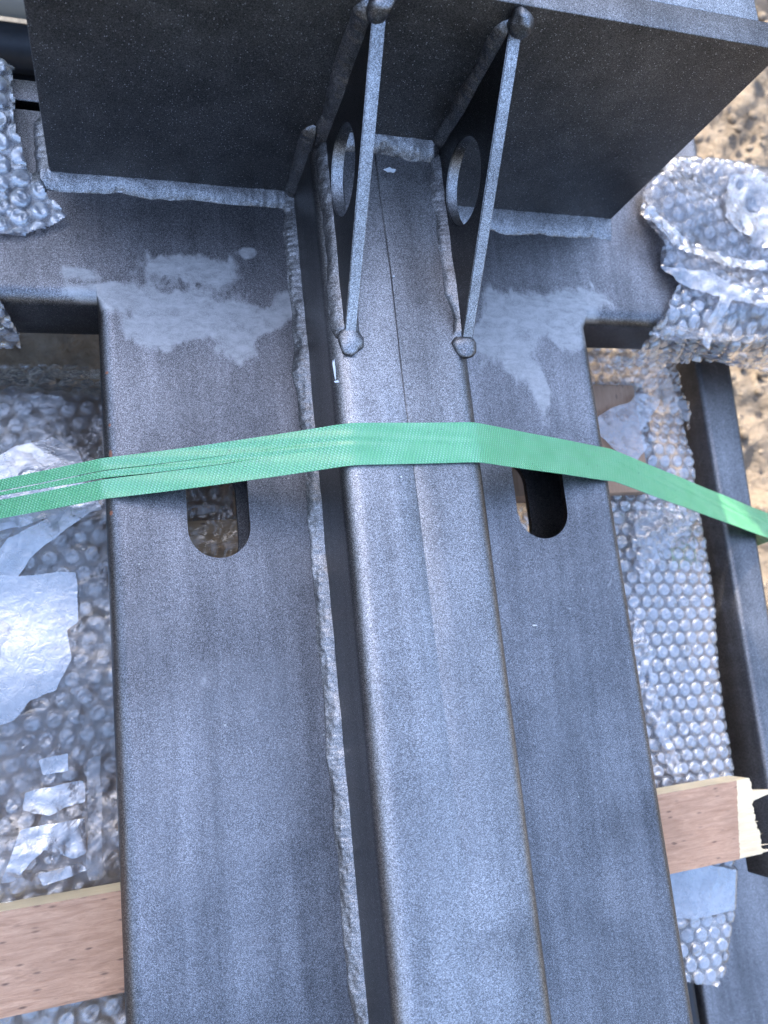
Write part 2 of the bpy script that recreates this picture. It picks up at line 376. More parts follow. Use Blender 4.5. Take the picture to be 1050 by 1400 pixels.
col = loft('column_tube', [rr(XL, XR, -.05, 0, R1, R1), rr(XL, XR, -.05, 0, R1, R1), rr(XL, XR, -.05, 0, R0, R0), rr(XL, XR, -.05, 0, R0, R0)], ys, M_st, None)
bmc = bmesh.new(); box(bmc, XL + .004, XR - .004, -.74, .31, -.046, -.004); bmesh.ops.recalc_face_normals(bmc, faces=bmc.faces)
mi = bpy.data.meshes.new('inner'); bmc.to_mesh(mi); bmc.free(); inner = bpy.data.objects.new('inner', mi); COL.objects.link(inner)
boolean(col, [inner, slot_cutter(.0490, .0162, .0622, .1235), slot_cutter(.2402, .0168, .0626, .1235)])
col.parent = SF; col.data.transform(Matrix.Translation(-Vector(SF.location)))
def arm_prof(y0, y1, z0, z1, r):
    return arc(y0 + r, z1 - r, r, 90, 180, 8) + arc(y0 + r, z0 + r, r, 180, 270, 5) + [(y1, z0), (y1, z1), (y0 + r + .003, z1)]
pa = arm_prof(YA, .3142, -.05, -.00003, .0085)
o = loft('cross_arm', [pa, pa], [-.5, XL + .0001], M_st, SF, 'x')
o = loft('cross_arm', [pa, pa], [XR - .0001, .60], M_st, SF, 'x')
boxobj('rear_rail', (-.30, .62, .3199, .333, -.03, .0), M_st, SF, .001)

# centre tube with a mill seam groove
TX0, TX1, TZ = .1037, .1802, .055
profs = []; tys = [-.75, -.4, -.2, -.1, 0, .07, .14, .2, .25, .2755]
for y in tys:
    sx = .1423 + (.1385 - .1423) * (y + .1) / .35 + .0004 * math.sin(y * 40)
    gw = .00045 + .00012 * math.sin(y * 31); gd = .0005 * min(1, max(.12, (y + .02) / .12))
    r = .0095
    p = arc(TX1 - r, TZ - r, r, 0, 90, 10) + [(TX1 - r - .003, TZ + .0001), (sx + .012, TZ), (sx + gw, TZ), (sx, TZ - gd), (sx - gw, TZ), (sx - .012, TZ), (TX0 + r + .003, TZ + .0001)] + arc(TX0 + r, TZ - r, r, 90, 180, 10) + [(TX0, -.001), (TX1, -.001)]
    profs.append(p)
loft('centre_tube', profs, tys, M_tube, SF, smooth=28)

# upright base plate and the flange behind it
PY = .2755
boxobj('base_plate', (-.0288, .3205, PY, PY + .015, -.0, .1565), M_plate, SF, .0006)
boxobj('rear_flange', (-.018, .309, PY + .0151, PY + .10, .04, .1560), M_lug, SF, .0008)

# lugs
def lug(X, th=.0062):
    y0, y1, z0, z1 = .163, PY - .0002, TZ - .002, .1455
    out = [(y1, z0), (y1, z1), (y1 - .004, z1), (y0, z0 + .0045), (y0, z0)]
    cy, cz, r = .2385, .0815, .0215
    V = []; F = []
    # polygon with hole: bridge via triangle_fill
    bm = bmesh.new()
    for side, x in ((0, X - th / 2), (1, X + th / 2)):
        ov = [bm.verts.new((x, y, z)) for y, z in out]; hv = [bm.verts.new((x, cy + r * math.cos(a), cz + r * math.sin(a))) for a in np.linspace(0, 2 * np.pi, 49)[:-1]]
        oe = [bm.edges.new((ov[i], ov[(i + 1) % len(ov)])) for i in range(len(ov))]; he = [bm.edges.new((hv[i], hv[(i + 1) % 48])) for i in range(48)]
        bmesh.ops.triangle_fill(bm, use_beauty=True, edges=oe + he)
        if side == 0: o0, h0 = ov, hv
    n = len(out)
    for i in range(n): bm.faces.new((o0[i], o0[(i + 1) % n], ov[(i + 1) % n], ov[i]))
    for i in range(48): bm.faces.new((h0[i], h0[(i + 1) % 48], hv[(i + 1) % 48], hv[i]))
    bmesh.ops.recalc_face_normals(bm, faces=bm.faces)
    es = [e for e in bm.edges if len(e.link_faces) == 2 and e.calc_face_angle(0) > .6]
    bmesh.ops.bevel(bm, geom=es, offset=.0005, segments=2, affect='EDGES')
    me = bpy.data.meshes.new('lug'); bm.to_mesh(me); bm.free()
    return link('lug', me, M_lug, SF, 35)
LX = (.1133, .1775)
for x in LX: lug(x)

# weld beads: lumpy ellipse swept along a path
def bead(pts, A, B, seed=0, ripple=.0042, rip=.07, lump=.14, n=None, name='weld_bead', wander=.0006):
    pts = np.array(pts, float); d = np.linalg.norm(np.diff(pts, axis=0), axis=1); s = np.r_[0, np.cumsum(d)]
    n = n or max(12, int(s[-1] / .0007)); u = np.linspace(0, s[-1], n)
    C = np.stack([np.interp(u, s, pts[:, k]) for k in range(3)], -1)
    k = max(1, int(.004 / (s[-1] / n)))
    Cs = C.copy()
    for i in range(3): Cs[:, i] = np.convolve(np.pad(C[:, i], k, mode='edge'), np.ones(2 * k + 1) / (2 * k + 1), 'valid')
    C = Cs
    A = np.array(A, float); B = np.array(B, float)
    r = np.random.default_rng(seed)
    ph = np.cumsum(np.full(n, s[-1] / n) * (1 + .3 * np.interp(u, np.linspace(0, s[-1], 30), r.normal(size=30)))) / ripple * 2 * np.pi
    f = 1 + rip * np.abs(np.sin(ph / 2)) + .12 * np.interp(u, np.linspace(0, s[-1], max(4, int(s[-1] / .009))), r.normal(size=max(4, int(s[-1] / .009))))
    endf = np.sqrt(np.clip(np.minimum(u, s[-1] - u) / .004, .02, 1)); f = f * endf
    th = np.linspace(0, 2 * np.pi, 25)
    C = C + wander * np.stack([np.interp(u, np.linspace(0, s[-1], max(4, int(s[-1] / .012))), r.normal(size=max(4, int(s[-1] / .012)))) for _ in range(3)], -1) * np.array([1, 1, .3])
    P = C[:, None] + f[:, None, None] * (A[None, None] * np.cos(th)[None, :, None] + B[None, None] * np.sin(th)[None, :, None])
    off = (P - C[:, None]); P = P + off * (lump * noise(P, 90, seed, 3) + .06 * noise(P, 350, seed + 5, 2))[..., None]
    return grid_mesh(name, P, M_weld, SF)
mm = .001
def fillet(pts, A, B, seed=0, bulge=.10, edge=.11, rip=.02, n=None, tap=.007):
    """fillet weld: a band between two faces; A and B are its legs along either face"""
    pts = np.array(pts, float); d = np.linalg.norm(np.diff(pts, axis=0), axis=1); s = np.r_[0, np.cumsum(d)]; L = s[-1]
    n = n or max(16, int(L / .0006)); u = np.linspace(0, L, n)
    C = np.stack([np.interp(u, s, pts[:, k]) for k in range(3)], -1); A = np.array(A, float); B = np.array(B, float)
    r = np.random.default_rng(seed)
    def wob(step, amp):
        k = max(4, int(L / step)); return amp * np.interp(u, np.linspace(0, L, k), r.normal(size=k))
    endf = np.sqrt(np.clip(np.minimum(u, L - u) / tap, .02, 1))
    fa = (1 + wob(.012, edge) + wob(.003, edge * .25)) * endf; fb = (1 + wob(.014, edge) + wob(.0035, edge * .22)) * endf
    ph = np.cumsum(np.full(n, L / n) * np.clip(1 + wob(.02, .25), .5, 2)) / .0034 * math.pi
    ripple = rip * np.abs(np.sin(ph))
    t = np.linspace(0, 1, 15)
    sec = [(1.02 - 0 * t[0], -.12)] + [((1 - k), k) for k in t] + [(-.12, 1.02), (-.15, -.15), (1.02, -.12)]
    P = np.zeros((n, len(sec), 3))
    for j, (a, b) in enumerate(sec):
        k = max(0, min(1, b)); bl = (bulge + ripple * 1.0) * math.sin(math.pi * k) if 0 < j < 16 else 0
        P[:, j] = C + A * (fa * (a + bl))[:, None] + B * (fb * (b + bl))[:, None]
    nn = noise(P, 120, seed, 3); AB = (A + B); P[:, 2:15] += (AB[None, None] * (.035 * nn)[..., None])[:, 2:15]
    return grid_mesh('weld_bead', P, M_weld, SF, smooth=50)
fillet([(-.035, .2755, 0), (.1045, .2755, 0)], (0, -8.5 * mm, 0), (0, 0, 4.5 * mm), 1, tap=.002)
fillet([(.183, .2755, 0), (.322, .2755, 0)], (0, -13 * mm, 0), (0, 0, 4.5 * mm), 2, edge=.09, tap=.002)
fillet([(.1037, .2755, 0), (.1037, .1, 0), (.1037, -.5, 0)], (-7.2 * mm, 0, 0), (0, 0, 5.5 * mm), 3, edge=.09, bulge=.06, tap=.001)
fillet([(.1802, .2755, 0), (.1802, .1, 0), (.1802, -.5, 0)], (7 * mm, 0, 0), (0, 0, 5 * mm), 4)
fillet([(.1037, .2755, -.004), (.1037, .2755, .064)], (-6 * mm, 0, 0), (0, -4.5 * mm, 0), 5)
fillet([(.1102, .2755, .042), (.1102, .2755, .147)], (-6.5 * mm, 0, 0), (0, -5 * mm, 0), 6)
fillet([(.1164, .2755, .055), (.1164, .2755, .147)], (4 * mm, 0, 0), (0, -4 * mm, 0), 7)
fillet([(.1744, .2755, .055), (.1744, .2755, .148)], (-6 * mm, 0, 0), (0, -5 * mm, 0), 8)
fillet([(.1806, .2755, .05), (.1806, .2755, .148)], (3 * mm, 0, 0), (0, -3 * mm, 0), 9)
fillet([(.112, .2755, .0548), (.178, .2755, .0548)], (0, -9 * mm, 0), (0, 0, 6 * mm), 10, edge=.25)
fillet([(.1102, .160, .0545), (.1102, .2755, .0545)], (-4.5 * mm, 0, -1.5 * mm), (0, 0, 3.6 * mm), 11, edge=.2)
fillet([(.1164, .160, .0548), (.1164, .2755, .0548)], (2.6 * mm, 0, 0), (0, 0, 2.6 * mm), 12)
fillet([(.1744, .160, .0548), (.1744, .2755, .0548)], (-5.2 * mm, 0, 0), (0, 0, 3.2 * mm), 13, edge=.2)
fillet([(.1804, .160, .0480), (.1804, .2755, .0480)], (1.5 * mm, 0, -3 * mm), (0, 0, 5 * mm), 14)
fillet([(-.0288, .269, -.0005), (-.0288, .3135, -.0005)], (-8 * mm, 0, 0), (0, 0, 5 * mm), 15)
def blob(c, r, seed, name='weld_blob'):
    P = V0 * np.array(r); P = P * (1 + .30 * noise(P, 75, seed, 3) + .04 * noise(P, 330, seed, 2))[:, None] + np.array(c)
    bm = bmesh.new(); vs = [bm.verts.new(p) for p in P]
    for f in F0: bm.faces.new([vs[i] for i in f])
    bmesh.ops.subdivide_edges(bm, edges=bm.edges, cuts=1, smooth=1, use_grid_fill=True)
    me = bpy.data.meshes.new(name); bm.to_mesh(me); bm.free()
    return link(name, me, M_weld, SF, 180)
blob((.1133, .1595, .0560), (.0070, .0075, .0034), 21)
blob((.1763, .1585, .0550), (.0062, .0072, .0040), 22)
blob((.1135, .2725, .1475), (.0056, .0056, .0085), 23)
blob((.1778, .2725, .1500), (.0056, .0058, .0075), 24)
blob((-.0345, .2700, -.001), (.0062, .0055, .0045), 25)
# white chips of paint on the tube beside the welds
def flake(px, py, z, w, h, seed):
    c = np.array(at(px, py, z)); r = np.random.default_rng(seed); k = 12
    a = np.linspace(0, 2 * np.pi, k, endpoint=False); rad = r.uniform(.55, 1.2, k)
    P = [(c[0] + w * rad[i] * math.cos(a[i]), c[1] + h * rad[i] * math.sin(a[i]), c[2]) for i in range(k)]; Q = [(x, y, z + .0004) for x, y, z in P]
    F = [tuple(range(k, 2 * k))] + [(i, (i + 1) % k, k + (i + 1) % k, k + i) for i in range(k)]
    return pyd('paint_chip', P + Q, F, M_chip, SF)
flake(533, 233, .0595, .0034, .0016, 1); flake(457, 505, .0545, .0008, .0060, 2); flake(460, 522, .0548, .0016, .0007, 3)
flake(538, 378, .0555, .0006, .0004, 4); flake(548, 652, .0553, .0006, .0006, 5); flake(731, 855, .0003, .0016, .0005, 6)

# ------------------------------------------------------------------ green strap
def strap_mat():
    m, t = newmat('green_strap_plastic'); g = N(t)
    P = g.pos(); s = g.n('ShaderNodeSeparateXYZ', {0: P}); x, y = s.outputs[0], s.outputs[1]
    a = g.math('SINE', g.math('MULTIPLY', g.math('ADD', x, g.math('MULTIPLY', y, .45)), 3500)); b = g.math('SINE', g.math('MULTIPLY', g.math('SUBTRACT', y, g.math('MULTIPLY', x, .06)), 2850))
    h = g.math('MULTIPLY', a, b); n = g.noise(P, 60, 4, .6)
    col = g.mix(g.ramp(n, .3, .7), (.13, .57, .235, 1), (.17, .64, .285, 1))
    col = g.mix(g.math('MULTIPLY', g.ramp(h, .1, .8, 0, .8), g.ramp(g.noise(P, 90, 4, .6), .35, .65, .25, 1)), col, (.48, .88, .66, 1))
    v = g.n('ShaderNodeTexVoronoi', {'Vector': g.pos((1, 2.5, 1)), 'Scale': 300.}); r = g.n('ShaderNodeSeparateColor', {0: v.outputs['Color']}).outputs[0]
    p = g.math('MULTIPLY', g.ramp(v.outputs['Distance'], .1, .25, 1, 0), g.ramp(r, .93, .97, 0, 1))
    col = g.mix(p, col, (.015, .13, .06, 1))
    g.out(g.n('ShaderNodeBsdfPrincipled', {'Base Color': col, 'Roughness': .36, 'Specular IOR Level': 1.0, 'Coat Weight': .8, 'Coat Roughness': .22, 'Coat IOR': 1.7, 'Normal': g.bump(h, .00035, 1)}).outputs[0]); return m
def strap():
    key = [(-.142, -.37), (-.140, -.13), (-.126, -.088), (-.0620, -.0395), (-.0072, .0006), (.0450, .0240), (.104, .0540), (.110, .0562), (.174, .0562), (.1795, .0540), (.2925, .0010), (.4925, -.0885), (.51, -.16), (.52, -.30)]
    kx = np.array([k[0] for k in key]); kz = np.array([k[1] for k in key])
    d = np.hypot(np.diff(kx), np.diff(kz)); s = np.r_[0, np.cumsum(d)]; u = np.arange(0, s[-1], .0012)
    x = np.interp(u, s, kx); z = np.interp(u, s, kz)
    ker = np.ones(5) / 5; x = np.convolve(np.pad(x, 2, mode='edge'), ker, 'valid'); z = np.convolve(np.pad(z, 2, mode='edge'), ker, 'valid')
    z = z + .0012 * np.sin((x + .007) / .11 * math.pi) * ((x > -.007) & (x < .104)) * -1
    yc = .1062 - np.clip((x - .2925) / .2, 0, 2) * .0315; hw = .01065
    tx = np.gradient(x); tz = np.gradient(z); L = np.hypot(tx, tz); nx, nz = -tz / L, tx / L
    g1 = np.interp(x, [-.142, -.06, 0, .045, .06], [.0012, .0007, .0004, .0002, 0]); g2 = np.interp(x, [-.142, -.05, -.02, .02, .055, .07], [.0034, .0023, .0010, .0004, .0002, 0])
    V = []; F = []
    def strand(w0, w1):
        k0 = len(V); cols = 6; n = len(x); th = .0007
        for i in range(n):
            for side in (0, 1):
                for j in range(cols + 1):
                    w = w0[i] + (w1[i] - w0[i]) * j / cols
                    V.append((x[i] + nx[i] * th * side, yc[i] + w, z[i] + nz[i] * th * side + .0002 * math.sin(i * .11 + j)))
        m = cols + 1; st = 2 * m
        for i in range(n - 1):
            b = k0 + i * st
            for j in range(cols):
                F.append((b + m + j, b + st + m + j, b + st + m + j + 1, b + m + j + 1)); F.append((b + j, b + j + 1, b + st + j + 1, b + st + j))
            F.append((b, b + st, b + st + m, b + m)); F.append((b + cols, b + m + cols, b + st + m + cols, b + st + cols))
    a1 = .0038; a2 = -.0006
    strand(a1 + g1, np.full_like(x, hw)); strand(a2 + g2, a1 + 0 * x); strand(np.full_like(x, -hw), a2 + 0 * x)
    o = pyd('packing_strap', V, F, strap_mat(), None, 40); recalc(o); return o
tagit(strap(), 'green embossed plastic strap pulled over the steel frame, split lengthwise at its left end', 'strap')

# ------------------------------------------------------------------ timber
LA = root('timber_lath', (.17, -.127, -.075), 'brown porous timber lath running under the wide column near the bottom, one end broken', 'timber lath')
def lath():
    r = np.random.default_rng(5); n = 70; V = []; ys_ = np.linspace(-.1515, -.1025, n)
    def strip(name, e0, e1, z1, mat, z0=-.0745):
        V = []; F = []
        for i, y in enumerate(ys_):
            for (x, z) in ((e0[i], z1), (e0[i], z0), (e1[i], z0), (e1[i] + .001, z1)): V.append((x, y, z))
        for i in range(n - 1):
            b = i * 4
            for j in range(4): F.append((b + j, b + (j + 1) % 4, b + 4 + (j + 1) % 4, b + 4 + j))
        F.append((0, 1, 2, 3)); F.append(tuple(reversed([(n - 1) * 4 + j for j in range(4)])))
        o = pyd(name, V, F, mat, LA); recalc(o); return o
    t = np.linspace(0, 1, n); mid = .3805 + .0082 * t + .0003 * r.normal(size=n); end = .4000 + .0010 * np.sin(t * 9) + .0003 * r.normal(size=n) + .0007 * np.sin(t * 41) * np.sin(t * 17)
    o = strip('board', np.full(n, -.5), mid, -.0545, M_lath)
    o.data.materials.append(M_edge)
    for p in o.data.polygons:
        if abs(p.normal.z) < .5: p.material_index = 1
    strip('bare_end', mid + .0001, end, -.0555, M_edge)
lath()
for i in range(9):
    y = [-.109, -.114, -.1165, -.124, -.131, -.1375, -.142, -.147, -.150][i]; L = [.005, .030, .026, .004, .006, .007, .010, .016, .016][i]; w = [.001, .0036, .0026, .0005, .0006, .0004, .0004, .0008, .0014][i]
    z = -.058 - .001 * (i % 4)
    dx = random.uniform(-.002, .003)
    pyd('splinter', [(.398, y - w, z - w), (.398, y + w, z - w), (.398, y + w, z + w), (.398, y - w, z + w), (.398 + L, y + dx, z + .001)],
        [(0, 1, 2, 3), (0, 4, 1), (1, 4, 2), (2, 4, 3), (3, 4, 0)], M_edge, LA)
o = boxobj('timber_block', (.205, .3765, .1045, .1885, -.100, -.0755), M_block, None, .001)
tagit(o, 'short reddish timber block under the right side of the wide column, behind the strap', 'timber block')
o = boxobj('timber_offcut', (.018, .0785, .020, .0935, -.066, -.0555), wood('offcut_wood', (.50, .36, .22), (.70, .52, .34), 'x'), None, .001)
tagit(o, 'small piece of brown timber seen through the left slot of the wide column', 'timber offcut')
o = boxobj('brown_board', (-.110, .10, -.40, .200, -.125, -.102), M_card, None, .004)
tagit(o, 'brown board packed under the bubble wrap on the left', 'board')

# ------------------------------------------------------------------ right-hand steel
def barR():
    a, b = at(952, 490, -.09), at(1049, 1060, -.09); c, d = at(999, 490, -.09), at(1044, 780, -.09)
    def line(p, q, y): return p[0] + (q[0] - p[0]) * (y - p[1]) / (q[1] - p[1])
    yy = [.60, .2, -.185]; profs = []
    for y in yy:
        x0, x1 = line(a, b, y), line(c, d, y); r = .004
        profs.append(arc(x1 - r, -.09 - r, r, 0, 90, 6) + [(x1 - r - .001, -.09), (x0 + r + .001, -.09)] + arc(x0 + r, -.09 - r, r, 90, 180, 6) + [(x0, -.128), (x1, -.128)])
    return loft('steel_bar', profs, yy, M_back, None)
tagit(barR(), 'narrow blue-grey steel bar along the right edge, the strap bent over it', 'steel bar')
o = boxobj('steel_channel', (.432, .80, -.80, -.150, -.26, -.19), M_back, None, .006)
tagit(o, 'broad grey steel channel lying lowest at the bottom right corner', 'steel channel')
o = boxobj('wrapped_steel_tube', (.315, .412, -.205, .205, -.15, -.105), M_back, None, .008)
tagit(o, 'dark steel tube packed inside the bubble wrap at the right', 'steel tube')
o = boxobj('lower_steel_tube', (.22, .40, -.80, -.235, -.24, -.15), M_rubber, None, .006)
tagit(o, 'black tube below the tapered end of the right bubble wrap', 'tube')

# ------------------------------------------------------------------ bubble wrap
def inpoly(x, y, poly):
    c = np.zeros(x.shape, bool); n = len(poly)
    for i in range(n):
        x1, y1 = poly[i]; x2, y2 = poly[(i + 1) % n]
        if y1 == y2: continue
        m = ((y1 > y) != (y2 > y)) & (x < (x2 - x1) * (y - y1) / (y2 - y1) + x1); c ^= m
    return c
def wrap(u0, u1, v0, v1, surf, name, mat, parent, pitch=.0105, R=.0046, h=.0021, res=.0008, seed=0, flat=.12, poly=None, ang=0, crumple=.0012, jag=.0015, cscale=14, flatpoly=None):
    u = np.arange(u0, u1, res); v = np.arange(v0, v1, res); U, V = np.meshgrid(u, v, indexing='ij')
    r = np.random.default_rng(seed)
    Q = np.stack([U, V, 0 * U], -1)
    Uw = U + .0010 * noise(Q, 12, seed + 1, 2); Vw = V + .0010 * noise(Q, 12, seed + 2, 2)
    c, s = math.cos(ang), math.sin(ang); A = c * Uw + s * Vw; B = -s * Uw + c * Vw
    row = pitch * .866; best = np.full(U.shape, 9.); bid = np.zeros(U.shape, int)
    j0 = np.round(B / row).astype(int)
    for dj in (-1, 0, 1):
        j = j0 + dj; off = (j % 2) * .5 * pitch; i0 = np.round((A - off) / pitch).astype(int)
        d = np.hypot(A - (i0 * pitch + off), B - j * row); m = d < best; best = np.where(m, d, best); bid = np.where(m, (i0 * 7919 + j * 104729), bid)
    hh = ((bid * 2654435761) % 1000003) / 1000003.; h2 = ((bid * 40503 + 977) % 99991) / 99991.
    # inflated puck with a slightly collapsed, creased top; some bubbles popped
    q = np.clip(best / R, 0, 1); dome = np.sqrt(np.clip(1 - q ** 8, 0, 1))
    lvl = np.where(hh < flat, .25, .75 + .35 * h2)
    dent = .42 * noise(Q * 1.0 + np.stack([hh * 3, h2 * 3, 0 * U], -1), 150, seed + 3, 3) * (1 - q ** 2)
    H = h * (dome * lvl + dome * dent * (.6 + h2))
    if flatpoly is not None:
        for fp in flatpoly: H = np.where(inpoly(U, V, fp), H * .25, H)
    base, nrm = surf(U, V)
    cr = crumple * (noise(Q, cscale, seed + 4, 3) + .8 * (1 - 2 * np.abs(noise(Q, cscale * 1.7, seed + 6, 2))))
    P = base + nrm * (H + cr)[..., None]
    mask = None
    if poly is not None:
        Un = U + jag * noise(Q, 45, seed + 8, 3); Vn = V + jag * noise(Q, 45, seed + 9, 3)
        k = inpoly(Un, Vn, poly); mask = k[:-1, :-1] & k[1:, 1:]
    o = grid_mesh(name, P, mat, parent, mask)
    n_, m_ = U.shape; idx = np.arange(n_ * m_).reshape(n_, m_); Q4 = np.stack([idx[:-1, :-1], idx[1:, :-1], idx[1:, 1:], idx[:-1, 1:]], -1)
    used = np.unique(Q4.reshape(-1, 4) if mask is None else Q4[mask])
    at_ = o.data.attributes.new('puff', 'FLOAT', 'POINT'); at_.data.foreach_set('value', np.clip(dome * (.5 + .5 * lvl) * 1.0, 0, 1).ravel()[used].astype(np.float32))
    return o
def pl(pts, z): return [at(x, y, z)[:2] for x, y in pts]
def flat_surf(fz):
    def f(U, V):
        e = 1e-4; Z = fz(U, V); gx = (fz(U + e, V) - Z) / e; gy = (fz(U, V + e) - Z) / e
        n = np.stack([-gx, -gy, np.ones_like(gx)], -1); n /= np.linalg.norm(n, axis=-1)[..., None]
        return np.stack([U, V, Z], -1), n
    return f
def softstep(x, a, b): t = np.clip((x - a) / (b - a), 0, 1); return t * t * (3 - 2 * t)
def film_patch(poly, fz, mat, parent, seed, name='tape', amp=.0008, res=.0014, jag=.0012, cs=16):
    """loose piece of film: ragged outline, crumpled surface, triangulated cleanly to its edge"""
    from mathutils.geometry import delaunay_2d_cdt
    r = np.random.default_rng(seed); B = []
    for i in range(len(poly)):
        a = np.array(poly[i]); b = np.array(poly[(i + 1) % len(poly)]); k = max(1, int(np.linalg.norm(b - a) / .0008))
        for t in np.linspace(0, 1, k, endpoint=False): B.append(a + (b - a) * t)
    B = np.array(B); Q = np.c_[B, np.zeros(len(B))]
    B = B + jag * np.stack([noise(Q, 35, seed + 8, 4), noise(Q, 35, seed + 9, 4)], -1)
    for k in range(2): B = (np.roll(B, 1, 0) + 2 * B + np.roll(B, -1, 0)) / 4
    x0, y0 = B.min(0); x1, y1 = B.max(0)
    U, V = np.meshgrid(np.arange(x0, x1, res), np.arange(y0, y1, res), indexing='ij')
    k = inpoly(U, V, B); I = np.stack([U[k], V[k]], -1) + r.uniform(-.2, .2, (int(k.sum()), 2)) * res
    pts = [Vector(p) for p in B] + [Vector(p) for p in I]; nb = len(B)
    vs, _, fs, _, _, _ = delaunay_2d_cdt(pts, [(i, (i + 1) % nb) for i in range(nb)], [], 1, 1e-7)
    W_ = np.array([v[:] for v in vs]); Q = np.c_[W_, np.zeros(len(W_))]
    nz_ = noise(Q, cs, seed, 3) + .7 * (1 - 2 * np.abs(noise(Q, cs * 2.2, seed + 3, 2))) + .22 * noise(Q, cs * 6, seed + 4, 2) + .10 * noise(Q, 160, seed + 5, 2)
    Z = fz(W_[:, 0], W_[:, 1]) + amp * nz_
    o = pyd(name, np.c_[W_, Z], fs, mat, parent, 180)
    return o

# left panel wrap
WL = root('bubble_wrap', (-.1, .05, -.1), 'clear bubble wrap with tape patches covering the brown board at the left, below the strap', 'bubble wrap')
def zl(U, V):
    return -.0815 - .030 * softstep(V, .176, .212) - .035 * softstep(-U, .100, .122) + .004 * np.sin(U * 37 + V * 21) + .003 * np.sin(V * 60 + 1)
FL1 = pl([(-60, 790), (104, 782), (108, 850), (95, 900), (80, 940), (40, 965), (-60, 1000)], -.074)
FL2 = pl([(-40, 655), (100, 600), (125, 650), (150, 700), (-40, 760)], -.074)
wrap(-.124, .10, -.24, .212, flat_surf(lambda U, V: zl(U, V) - .004), 'under_layer', M_film, WL, seed=11, ang=.25, crumple=.0012, res=.0012, flat=.3)
wrap(-.124, .10, -.24, .208, flat_surf(zl), 'bubble_layer', M_film, WL, seed=12, ang=.06, crumple=.0010, flatpoly=[FL1, FL2], R=.0050, pitch=.0118)
zt = lambda U, V: zl(U, V) + .0042
film_patch(pl([(-60, 522), (60, 518), (150, 522), (190, 700), (190, 900), (190, 1225), (60, 1215), (-60, 1225)], -.076), lambda U, V: zl(U, V) + .0036, M_cover, WL, 61, name='loose_film', amp=.0022, cs=13, res=.0018)
film_patch([(.020, .045), (.075, .04), (.078, .075), (.07, .118), (.022, .12)], lambda U, V: -.0528 + 0 * U, M_cover, WL, 64, name='loose_film', amp=.0012, cs=22, res=.001)
def tp(pts, seed, **k): return film_patch(pl(pts, -.077), zt, M_tape, WL, seed, **k)
tp([(-60, 790), (28, 784), (104, 782), (108, 850), (92, 860), (95, 900), (78, 942), (40, 958), (20, 985), (-60, 1010)], 31, amp=.0005, cs=7)
tp([(-40, 655), (20, 610), (75, 600), (110, 625), (140, 700), (60, 712), (-40, 735)], 32, amp=.0006, cs=9)
tp([(-40, 800), (10, 735), (110, 690), (140, 695), (100, 720), (40, 762), (20, 790)], 33, amp=.001, cs=12)
tp([(30, 1085), (114, 1069), (116, 1100), (80, 1108), (66, 1114), (30, 1108)], 34)
tp([(50, 1042), (95, 1030), (93, 1056), (55, 1062)], 35)
tp([(28, 1136), (60, 1128), (116, 1120), (117, 1165), (100, 1172), (60, 1160), (22, 1200), (4, 1203)], 36, amp=.0012, cs=20)
film_patch(pl([(118, 1040), (136, 1036), (140, 1200), (120, 1206)], -.077), zt, M_clear, WL, 37)
tp([(52, 1195), (110, 1180), (120, 1190), (60, 1208)], 38, amp=.0012)

# wrap on the left arm end
WA = root('bubble_wrap', (-.08, .28, 0), 'pale bubble wrap sleeve round the end of the left cross arm at the upper left', 'bubble wrap')
pw = [(-.30, .345), (-.0525, .3455), (-.0465, .340), (-.0450, .318), (-.0445, .295), (-.0385, .276), (-.030, .262), (-.0210, .2505), (-.0255, .247), (-.0290, .2445), (-.042, .238), (-.0560, .236), (-.30, .232)]
def za(U, V): return .0035 + .0025 * softstep(-U, .03, .06) + .0015 * np.sin(V * 50 + U * 31) - .03 * softstep(V, .336, .352)
wrap(-.16, -.018, .225, .349, flat_surf(za), 'bubble_layer', M_film3, WA, seed=21, ang=.5, poly=pw, crumple=.0008, R=.0050, pitch=.0115, flat=.1)
wrap(-.16, -.016, .225, .345, flat_surf(lambda U, V: za(U, V) - .002), 'under_layer', M_film3, WA, seed=22, ang=.1, poly=[(x, y) for x, y in pw], crumple=.0006, flat=.5, res=.0012)
def zfa(U, V):   # flap hanging on the front of the arm: u = x, v = height
    P = np.stack([U, YA - .004 - .003 * np.sin(V * 60 + U * 40), V], -1); n = np.zeros_like(P); n[..., 1] = -1; return P, n
wrap(-.16, -.046, -.06, .004, zfa, 'hanging_flap', M_film3, WA, seed=23, poly=[(-.2, .006), (-.0535, .004), (-.0480, -.030), (-.0500, -.045), (-.2, -.05)], crumple=.0015)

# sleeve on the right arm
WR = root('bubble_wrap', (.45, .27, 0), 'bulky sunlit bubble wrap sleeve round the right cross arm at the upper right', 'bubble wrap')
pr_ = pl([(935, 196), (1180, 200), (1180, 500), (1050, 482), (905, 447), (918, 415), (932, 380), (906, 362), (904, 330), (880, 290), (878, 262), (905, 235)], .006)
def zr(U, V): return .006 + .002 * np.sin(U * 45 + 1) * np.sin(V * 38) + .002 * np.sin(V * 120 + U * 60) - .03 * softstep(V, .325, .345) - .012 * softstep(-V, -.215, -.195)
wrap(.335, .56, .195, .345, flat_surf(zr), 'bubble_layer', M_film2, WR, seed=41, ang=.35, poly=pr_, crumple=.0008, flat=.2)
wrap(.335, .56, .195, .345, flat_surf(lambda U, V: zr(U, V) - .003), 'under_layer', M_film2, WR, seed=42, ang=.9, poly=pr_, crumple=.002, flat=.4, res=.0012)
def zfr(U, V):
    P = np.stack([U, YA - .005 - .004 * np.sin(V * 70 + U * 50) + .0 * U, V], -1); n = np.zeros_like(P); n[..., 1] = -1; return P, n
